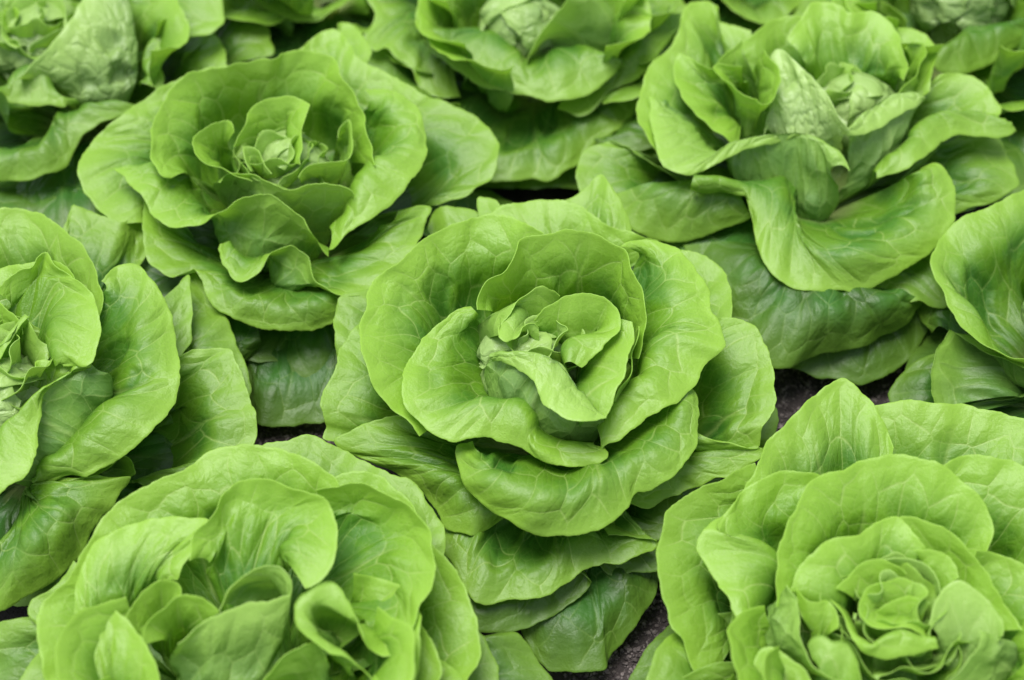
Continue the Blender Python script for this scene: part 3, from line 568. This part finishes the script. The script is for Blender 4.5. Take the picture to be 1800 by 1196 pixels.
F3: 1350,890,5.5 1310,930,5 1290,980,4.8 1285,1030,4.6 1290,1080,4.4 1290,1130,4.2; 1330,815,7.8 1290,830,7.8 1260,848,7.8 1228,863,7.7 1201,876,7.6 1178,896,7.5 1168,913,7.3 1164,940,7.1 1154,970,6.9 1156,1003,6.7 1164,1037,6.5 1174,1074,6.2 1184,1104,6 1198,1124,5.8 1208,1150,5.5 1220,1181,5.2 1250,1210,4.8
F4: 1440,920,8 1400,930,7.5 1360,950,7 1370,990,6.5 1370,1040,6 1365,1080,5.8 1350,1120,5.5 1340,1170,5; 1440,870,9.3 1400,865,9 1350,885,8.8 1310,910,8.8 1270,950,9.1 1300,952,9 1330,975,8.5 1328,1000,8.2 1315,1050,8 1310,1090,7.7 1318,1130,7.3 1330,1180,6.7; 1460,850,10.3 1440,834,10.5 1407,830,10.6 1374,831,10.5 1347,839,10.3 1314,860,10 1294,883,9.8 1270,906,9.6 1243,926,9.4 1228,943,9.3 1227,963,9.2 1237,983,9 1257,1017,8.7 1277,1053,8.4 1290,1084,8.1 1304,1117,7.8 1315,1147,7.4 1325,1185,6.9
F5: 1400,1060,8 1410,1010,8.3 1430,970,8.5 1470,945,8.7 1520,930,8.8 1580,925,8.8 1640,935,8.7 1680,960,8.5 1700,990,8.2; 1364,1068,9.5 1366,1023,10.3 1368,993,10.7 1377,946,11.2 1394,900,11.6 1407,870,11.9 1427,846,12.2 1454,834,12.4 1478,829,12.5 1501,819,12.7 1528,808,12.8 1561,801,12.9 1601,803,12.9 1635,809,12.8 1661,821,12.7 1685,839,12.5 1708,860,12.2 1728,880,11.9 1738,903,11.6 1742,930,11.2 1735,957,10.8 1722,980,10.3
F6 c=0.8,-1: 1650,830,10.5 1663,818,10.8 1685,804,11 1712,799,11.1 1742,804,11.2 1768,809,11.2 1800,818,11.2 1850,850,11 1880,900,10.5 1880,960,10
F7: 1415,1045,9.5 1430,1055,9.3 1460,1055,9.2 1480,1020,9.5 1520,990,10 1550,970,10.3 1590,980,10.4 1610,985,10.5; 1390,1040,10.5 1400,1010,11 1410,992,11.3 1420,977,11.5 1434,960,11.7 1457,947,11.9 1488,945,12 1511,943,12.1 1534,926,12.2 1554,913,12.3 1578,912,12.3 1600,930,12.2 1620,955,12 1625,965,11.8
F7: 1600,960,9.8 1640,980,9.5 1680,1010,9.2 1700,1040,9 1720,1080,8.8 1740,1110,8.5; 1575,912,12 1595,908,12.1 1628,918,12.1 1661,930,12 1685,946,11.9 1702,970,11.7 1718,993,11.5 1735,1023,11.2 1752,1053,11 1770,1080,10.7 1790,1110,10.4
F8: 1620,985,10.8 1640,1010,10.5 1668,1030,10.3; 1608,970,11.8 1635,964,12 1660,978,11.9 1678,996,11.7 1686,1015,11.4
F9: 1570,1000,10.3 1600,1015,10.2 1625,1035,10 1650,1055,9.8; 1554,985,11.5 1580,986,11.7 1601,987,11.7 1625,1000,11.6 1641,1023,11.4 1656,1048,11
F10: 1490,1045,9.8 1520,1035,9.6 1550,1030,9.6 1580,1025,9.8; 1470,1035,10.8 1501,1004,11.3 1528,984,11.6 1544,981,11.6 1568,993,11.5 1590,1012,11.2
F11: 1590,1050,9.8 1570,1060,9.5 1550,1068,9.3 1540,1072,9.2 1545,1080,9.2 1560,1085,9.2 1580,1085,9.3 1605,1095,9.5; 1605,1020,11.3 1578,1018,11.5 1548,1024,11.6 1525,1040,11.5 1512,1058,11.4 1512,1078,11.3 1525,1095,11.2 1548,1104,11.1 1575,1110,11 1600,1115,11 1630,1126,10.8
F12: 1570,1085,9.8 1600,1080,9.8 1620,1080,9.8; 1540,1080,10.5 1568,1058,11 1601,1048,11.1 1635,1060,10.9
F13: 1365,1060,9 1358,1085,8.3 1357,1110,7.8 1365,1140,7.3 1385,1165,7 1410,1190,6.8 1440,1220,6.5; 1388,1030,11 1398,1050,11.1 1403,1080,11 1407,1104,10.9 1414,1130,10.8 1424,1154,10.7 1441,1177,10.6 1465,1198,10.5 1510,1215,10.4
F14: 1430,1170,9.8 1445,1185,9.8 1470,1205,9.6 1500,1215,9.5; 1421,1136,10.3 1431,1120,10.6 1447,1117,10.7 1464,1127,10.7 1484,1130,10.7 1501,1147,10.6 1511,1174,10.4 1516,1200,10.2
F15: 1415,1085,9.5 1430,1095,9.3 1450,1105,9.2 1462,1120,9.2; 1400,1035,10.8 1415,1055,11 1435,1060,11 1455,1055,10.9 1466,1080,10.7 1470,1105,10.4
F16: 1470,1110,8 1480,1150,7.5 1510,1190,7 1560,1200,7 1610,1190,7 1640,1170,7.5; 1472,1062,10.4 1490,1095,10.6 1505,1125,10.7 1527,1141,11 1551,1134,11.2 1584,1126,11.3 1618,1130,11.2 1645,1132,11.1; 1464,1053,10.8 1484,1080,10.9 1494,1104,10.9 1501,1130,10.8 1521,1150,10.7 1548,1158,10.7 1578,1156,10.8 1615,1147,10.9 1648,1138,11
F17: 1645,1130,9 1665,1160,8.5 1690,1180,8.3 1720,1170,8.3 1745,1150,8.5; 1635,1100,11 1640,1072,11.6 1653,1050,12 1668,1031,12.2 1685,1023,12.3 1702,1030,12.2 1728,1050,12 1748,1075,11.7 1762,1098,11.3 1765,1118,11
F18: 1780,1130,9 1770,1170,8.5 1750,1210,8; 1722,1105,11.5 1727,1117,11.5 1718,1134,11.4 1702,1154,11.2 1681,1181,11 1660,1205,10.8
F19: 1360,1230,7 1390,1240,7; 1325,1220,8.5 1328,1175,9 1331,1150,9.3 1344,1138,9.5 1360,1142,9.6 1387,1157,9.6 1414,1177,9.5 1430,1205,9.3
F20 c=0.2,-0.3: 1290,1060,6.5 1284,1087,6.4 1283,1114,6.2 1291,1144,6 1305,1170,5.8
F21 c=0.2,-0.2: 1180,1220,4.8 1200,1195,5.2 1221,1184,5.4 1248,1177,5.6 1268,1170,5.7 1300,1167,5.8 1330,1180,6
F22 c=0,0.4: 1095,1230,2 1107,1196,2.2 1121,1167,2.4 1147,1130,2.7 1168,1110,2.9 1185,1095,3 1210,1090,3.3 1240,1110,3.5
# ---- T : lettuce in the top left corner
T1: 60,140,7 100,160,6.5 150,178,6 190,178,6 220,155,6.5 237,125,7.5 241,90,8.5 235,40,10 222,0,11.5; 30,145,9.5 40,133,10 67,105,10.7 90,78,11.3 114,50,11.8 134,20,12.2 148,-5,12.6 170,-40,13 210,-40,12.8
T2: 20,70,10 25,55,9.5 35,60,9.5; 5,60,11 5,30,11.8 20,15,12 35,20,12 30,40,11.8
T3: 230,-20,8.5 250,20,8 260,40,7.6 255,70,7 250,100,6.5 245,130,6 240,155,5.5; 300,-60,9.5 370,-40,9.4 390,0,9.2 393,20,9 389,38,8.9 376,51,8.7 355,60,8.5 321,64,8.4 301,68,8.3 291,80,8.1 284,100,7.9 283,120,7.6 290,140,7.2 280,158,6.8
T4 c=0,0: 440,-60,6 462,0,5.8 470,40,5.5 476,70,5.2 481,98,5 440,110,4.8 380,125,4.6 300,140,4.5
T5: -20,160,7.6 25,158,8 33,140,8.3 60,130,8.4 80,135,8.3 105,165,7.8 130,172,7.3; -40,175,7.8 0,178,7.8 33,181,7.8 67,184,7.7 94,184,7.6 114,186,7.5 120,180,7.4 140,180,7
T6: 190,185,6.8 150,188,7 115,195,7.1 98,215,6.8 88,245,6.3 70,265,5.9 40,270,5.8 0,265,5.8; 250,183,7 234,193,6.9 201,207,6.7 167,221,6.5 147,237,6.3 134,257,6 124,278,5.8 110,294,5.6 87,304,5.5 60,313,5.4 27,316,5.3 0,316,5.3 -50,310,5.3
# ---- U : lettuce at the top middle
U1: 850,70,5.5 900,80,5 930,90,5 970,90,5 1010,90,5.5; 750,60,8.4 790,58,8.4 834,52,8.3 860,54,8 885,80,7.5 905,100,7.2 925,118,7 945,110,7.2 970,92,7.5 1001,87,7.6 1034,90,7.6 1064,100,7.5 1085,110,7.4; 742,60,8.3 760,90,8 784,110,7.7 810,127,7.4 840,147,7.1 867,155,7 901,160,6.9 934,170,6.7 967,176,6.6 1001,174,6.6 1034,164,6.7 1061,147,6.9 1081,130,7.1 1098,112,7.3
U2: 940,110,6 970,105,5.5 1010,95,5.5 1050,80,6 1080,50,7 1090,10,8.5; 924,112,8 931,90,9 944,67,9.8 967,37,10.8 984,17,11.3 1000,-5,12 1030,-30,12
U3: 1050,30,7 1080,50,7 1120,60,7 1140,50,7.3 1160,20,8; 1040,-20,11 1091,0,10.5 1118,17,10.2 1141,28,10 1161,28,9.9 1185,20,9.8 1198,6,9.8 1195,-20,9.8
U4: 1140,40,7 1120,70,6.8 1100,110,6.3 1060,140,5.6 1000,150,5; 1205,20,7.5 1201,28,7.4 1191,50,7.1 1168,80,6.7 1141,117,6.3 1108,144,6 1078,154,5.8 1054,180,5.5 1034,197,5.3 1018,202,5.2 980,195,5
U5: 760,-30,6.5 740,20,6 740,60,5.8 760,90,5.5 790,110,5; 690,-60,8 650,-20,7.6 645,0,7.4 657,20,7.2 659,33,7 648,57,6.8 643,74,6.6 661,87,6.4 675,85,6.4 695,104,6.2 718,117,6 728,132,5.8 740,150,5.6 768,168,5.4 810,170,5.2
U6 c=0,1: 1130,175,4.5 1120,187,4.4 1115,201,4.2 1095,221,4 1068,241,3.8 1041,257,3.6 1018,284,3.4 994,301,3.2 967,316,3 934,313,3 914,318,2.9 887,321,2.9 860,319,3 820,300,3.2 790,250,3.5 780,200,4
# ---- V : lettuce in the top right corner
V1: 1660,80,7 1700,55,7.3 1740,45,7.3 1790,35,7.3; 1640,90,6.5 1645,122,6 1692,130,5.8 1722,121,5.8 1752,107,5.9 1785,84,6 1830,60,6
V2 c=0,0.2: 1690,135,4.5 1712,142,4.4 1750,143,4.4 1785,125,4.5 1830,100,4.7
X3 c=0,0.2: 1255,-20,6 1270,2,6 1294,23,5.8 1317,37,5.6 1340,44,5.5 1380,30,5.5 1410,0,5.5
V4 c=0.3,-0.5: 1480,20,8 1520,0,8.3 1560,5,8.2 1590,40,8
# ---- W : lettuce beyond the top edge
W1 c=0,0.5: 440,-30,6.5 457,2,6.2 477,20,6 501,32,5.8 527,35,5.7 557,32,5.8 588,20,6 618,2,6.2 640,-30,6.5
'''

# ------------------------------------------------------------------ the bed
def build_soil():
    n = 260
    xs = np.linspace(-1.6, 1.6, n); ys = np.linspace(-0.75, 2.6, n)
    X, Y = np.meshgrid(xs, ys)
    Z = noise2(X * 9, Y * 9) * 0.006 + noise2(X * 40 + 5, Y * 40) * 0.003
    V = np.stack([X, Y, Z - 0.004], -1)
    me = grid_mesh('soil', V, {}); me.materials.append(SOIL)
    o = bpy.data.objects.new('soil', me); COL.objects.link(o)
    prop(o, kind='structure', label='dark crumbly soil of the bed between the lettuces')


def build_grit():
    g = np.random.default_rng(5)
    ico = [(0, 0, 1), (.89, 0, .45), (.28, .85, .45), (-.72, .53, .45), (-.72, -.53, .45), (.28, -.85, .45),
           (.72, .53, -.45), (-.28, .85, -.45), (-.89, 0, -.45), (-.28, -.85, -.45), (.72, -.53, -.45), (0, 0, -1)]
    fc = [(0, 1, 2), (0, 2, 3), (0, 3, 4), (0, 4, 5), (0, 5, 1), (1, 6, 2), (2, 7, 3), (3, 8, 4), (4, 9, 5), (5, 10, 1),
          (6, 7, 2), (7, 8, 3), (8, 9, 4), (9, 10, 5), (10, 6, 1), (11, 7, 6), (11, 8, 7), (11, 9, 8), (11, 10, 9), (11, 6, 10)]
    ico = np.array(ico); vs, fs = [], []
    spots = [(1415, 690, 90, 70, 1300), (1540, 680, 60, 40, 500), (510, 760, 90, 30, 800), (1100, 1120, 110, 110, 2600), (1360, 690, 40, 60, 300)]
    k = 0
    for (px, py, dx, dy, cnt) in spots:
        for _ in range(cnt):
            p = at(px + g.uniform(-dx, dx), py + g.uniform(-dy, dy), 0)
            z = float(noise2(np.array([p[0] * 9]), np.array([p[1] * 9]))[0] * 0.006 + noise2(np.array([p[0] * 40 + 5]), np.array([p[1] * 40]))[0] * 0.003) - 0.004
            r = 0.0004 + 0.0011 * g.random() ** 3
            sc = r * g.uniform(0.6, 1.2, 3)
            vs.append(ico * sc * g.uniform(0.8, 1.2, (12, 1)) + np.array([p[0], p[1], z + r * 0.4]))
            fs += [(a + k, b + k, c + k) for a, b, c in fc]; k += 12
    me = bpy.data.meshes.new('grit'); me.from_pydata(np.concatenate(vs).tolist(), [], fs); me.materials.append(GRIT)
    o = bpy.data.objects.new('grit', me); COL.objects.link(o)
    prop(o, kind='stuff', label='fine grit and crumbs lying on the dark soil', category='grit')


build_soil()
build_grit()

# ------------------------------------------------------------------ the lettuces
GROUP = 'butterhead lettuces growing in the bed'
SPEC = {   # letter: (axis pixel x, y at 10 cm height, label)
    'C': (985, 640, 'large sharp bright green butterhead lettuce in the middle, rosette fully open'),
    'A': (500, 290, 'open lettuce up and left of the middle one, its wavy front leaves hanging over it'),
    'B': (1450, 200, 'lettuce up and right of the middle one, with a pale blistered heart'),
    'G': (1930, 540, 'lettuce cut off by the right edge, only its broad outer leaves showing'),
    'D': (20, 650, 'lettuce cut off by the left edge beside the middle one, folded inner leaves upright'),
    'E': (430, 1110, 'big lettuce in the front left, with a looped curling leaf margin'),
    'F': (1580, 1090, 'big lettuce in the front right corner, heart crammed with many small curled leaves'),
    'T': (110, 60, 'blurred lettuce in the top left corner with a pale rounded heart'),
    'U': (940, 0, 'blurred lettuce at the top edge in the middle, a wide leaf drooping in front'),
    'V': (1690, -20, 'blurred lettuce at the top right corner, mostly out of the picture'),
    'X': (1330, -190, 'farthest blurred lettuce at the top edge on the right, one leaf showing between its neighbours'),
    'W': (560, -150, 'farthest blurred lettuce at the top edge on the left, only one leaf tip showing'),
}
for k, (px, py, lab) in SPEC.items():
    b = at(px, py, 0.10); b[2] = 0.0
    o = bpy.data.objects.new('lettuce', None); COL.objects.link(o); o.location = b
    o.empty_display_size = 0.02
    prop(o, label=lab, category='lettuce', group=GROUP)
    HEADS[k] = dict(base=b, obj=o, z0=0.022)

SPACING = dict(C=0.00115, A=0.0015, B=0.0016, G=0.0015, D=0.00125, E=0.0014, F=0.0014, T=0.0022, U=0.0022, V=0.0024, X=0.0024, W=0.0024)
PALE = {'C2': .2, 'C5': .12, 'F9': .36, 'F17': .32, 'F18': .32, 'B1': .75, 'B6': .3, 'B5': .12, 'A5': .1, 'T1': .45, 'E5': .25, 'F13': .2, 'A4': .2, 'U2': .15}
CELLS = {'B5': .6, 'B6': .5, 'C2': .6, 'E5': .6, 'A5': .6, 'F13': .6, 'F16': .6, 'D6': .5, 'D4': .8, 'B3': .7, 'A12': .8}
YOUNG_LIT = {'U6': .6, 'C15': .5, 'C14': .6, 'D11': .75, 'D7': .65, 'B10': .8, 'A14': .6, 'C12': .65, 'A15': .7, 'B16': .55, 'B15': .55, 'A9': .6, 'C13': .6}  # leaves lifted out of the shade painted in by height
for line in LEAVES.strip().splitlines():
    line = line.strip()
    if not line or line[0] == '#': continue
    hd, body = line.split(':')
    parts = hd.split()
    cup = None
    for p in parts[1:]:
        if p.startswith('c='): cup = tuple(float(q) for q in p[2:].split(','))
    rows = [[at(*(lambda a: (a[0], a[1], zc(a[2])))([float(q) for q in pt.split(',')])) for pt in r.split()] for r in body.split(';')]
    k = parts[0][0]
    pl = PALE.get(parts[0], 0.0)
    leaf(k, rows, cup, SPACING[k], pale=pl, young_lit=YOUNG_LIT.get(parts[0]), lip=0.0 if parts[0] in ('B5', 'A5', 'C2', 'E5', 'B6') else 1.0 - min(pl * 2, 1), pucker=1.0 + 1.2 * (pl > 0.4), wave=1.0 - 0.5 * (pl > 0.4), cells=CELLS.get(parts[0], 1.0))

heart('C', 940, 655, 7.0, 3.0, 2.7)
heart('A', 520, 305, 7.8, 2.4, 2.4, 0.0015)
heart('B', 1502, 212, 6.6, 2.7, 2.9, 0.0014)
heart('D', 5, 710, 6.8, 3.4, 2.8, 0.0018)
heart('E', 415, 1165, 5.4, 2.8, 1.9, 0.0018)
heart('F', 1570, 1120, 5.5, 3.0, 2.0, 0.0018)
heart('T', 80, 95, 6.8, 3.4, 3.0, 0.0020)
heart('U', 915, 55, 6.6, 3.0, 2.8, 0.0020)
heart('G', 1930, 560, 8.0, 4.0, 4.0, 0.0024)
heart('V', 1690, 0, 7.0, 3.6, 3.6, 0.0022)
heart('X', 1330, -170, 7.5, 4.0, 4.0, 0.0024)
heart('W', 560, -140, 7.5, 4.0, 4.0, 0.0024)
curls('C', 960, 600, 11.0, 0.004, 0.018, 6, 0.016, 0.0011, seed=3, pale=(.3, .6))
curls('A', 490, 275, 10.4, 0.005, 0.026, 10, 0.018, 0.0014, seed=8, pale=(.15, .5))
curls('F', 1575, 1080, 9.6, 0.004, 0.033, 15, 0.021, 0.0012, seed=5, pale=(.1, .5))
curls('B', 1475, 140, 10.6, 0.004, 0.014, 4, 0.014, 0.0016, seed=2, pale=(.2, .5))
curls('T', 60, 40, 10.5, 0.004, 0.028, 9, 0.022, 0.0018, seed=4, pale=(.2, .5))
curls('D', 5, 630, 10.2, 0.004, 0.026, 8, 0.022, 0.0014, seed=6, pale=(.1, .4))

# low old leaves under each rosette, and the sides of the heads the photograph does not face
D2R = math.pi / 180
LOW = {k: [a for a in range(0, 360, 40)] for k in SPEC}
for k in SPEC:
    for a in LOW[k]:
        filler(k, (a + rng.uniform(-9, 9)) * D2R, rng.uniform(0.085, 0.10), rng.uniform(0.008, 0.018), rng.uniform(0.022, 0.030), 0.08)
MIDLOW = {'A': (60, 100, 140, 180, 215), 'B': (20, 60, 100, 140, 180, 215), 'T': range(0, 360, 45), 'U': range(-20, 201, 40), 'V': range(0, 360, 40),
          'W': range(0, 360, 40), 'X': range(0, 360, 40), 'D': (60, 95, 130, 165), 'G': (20, 60, 100, 320)}
for k, angs in MIDLOW.items():
    for a in angs:
        filler(k, (a + rng.uniform(-10, 10)) * D2R, rng.uniform(0.12, 0.14), rng.uniform(0.022, 0.034), rng.uniform(0.035, 0.045), 0.11)
filler('B', 188 * D2R, 0.145, 0.014, 0.028, 0.12)
filler('A', 12 * D2R, 0.150, 0.014, 0.028, 0.12)
SIDE = {'G': range(-40, 41, 40), 'D': range(110, 200, 32), 'E': range(200, 341, 32), 'F': range(200, 341, 32), 'T': range(30, 200, 34),
        'U': range(0, 181, 36), 'V': range(-30, 200, 36), 'W': range(-20, 201, 36), 'X': range(-20, 201, 36)}
for k, angs in SIDE.items():
    for a in angs:
        filler(k, (a + rng.uniform(-8, 8)) * D2R, rng.uniform(0.10, 0.12), rng.uniform(0.05, 0.065), rng.uniform(0.035, 0.045), 0.10)
        filler(k, (a + 16 + rng.uniform(-8, 8)) * D2R, rng.uniform(0.075, 0.09), rng.uniform(0.085, 0.10), rng.uniform(0.05, 0.06), 0.09)
print('triangles', TRIS)
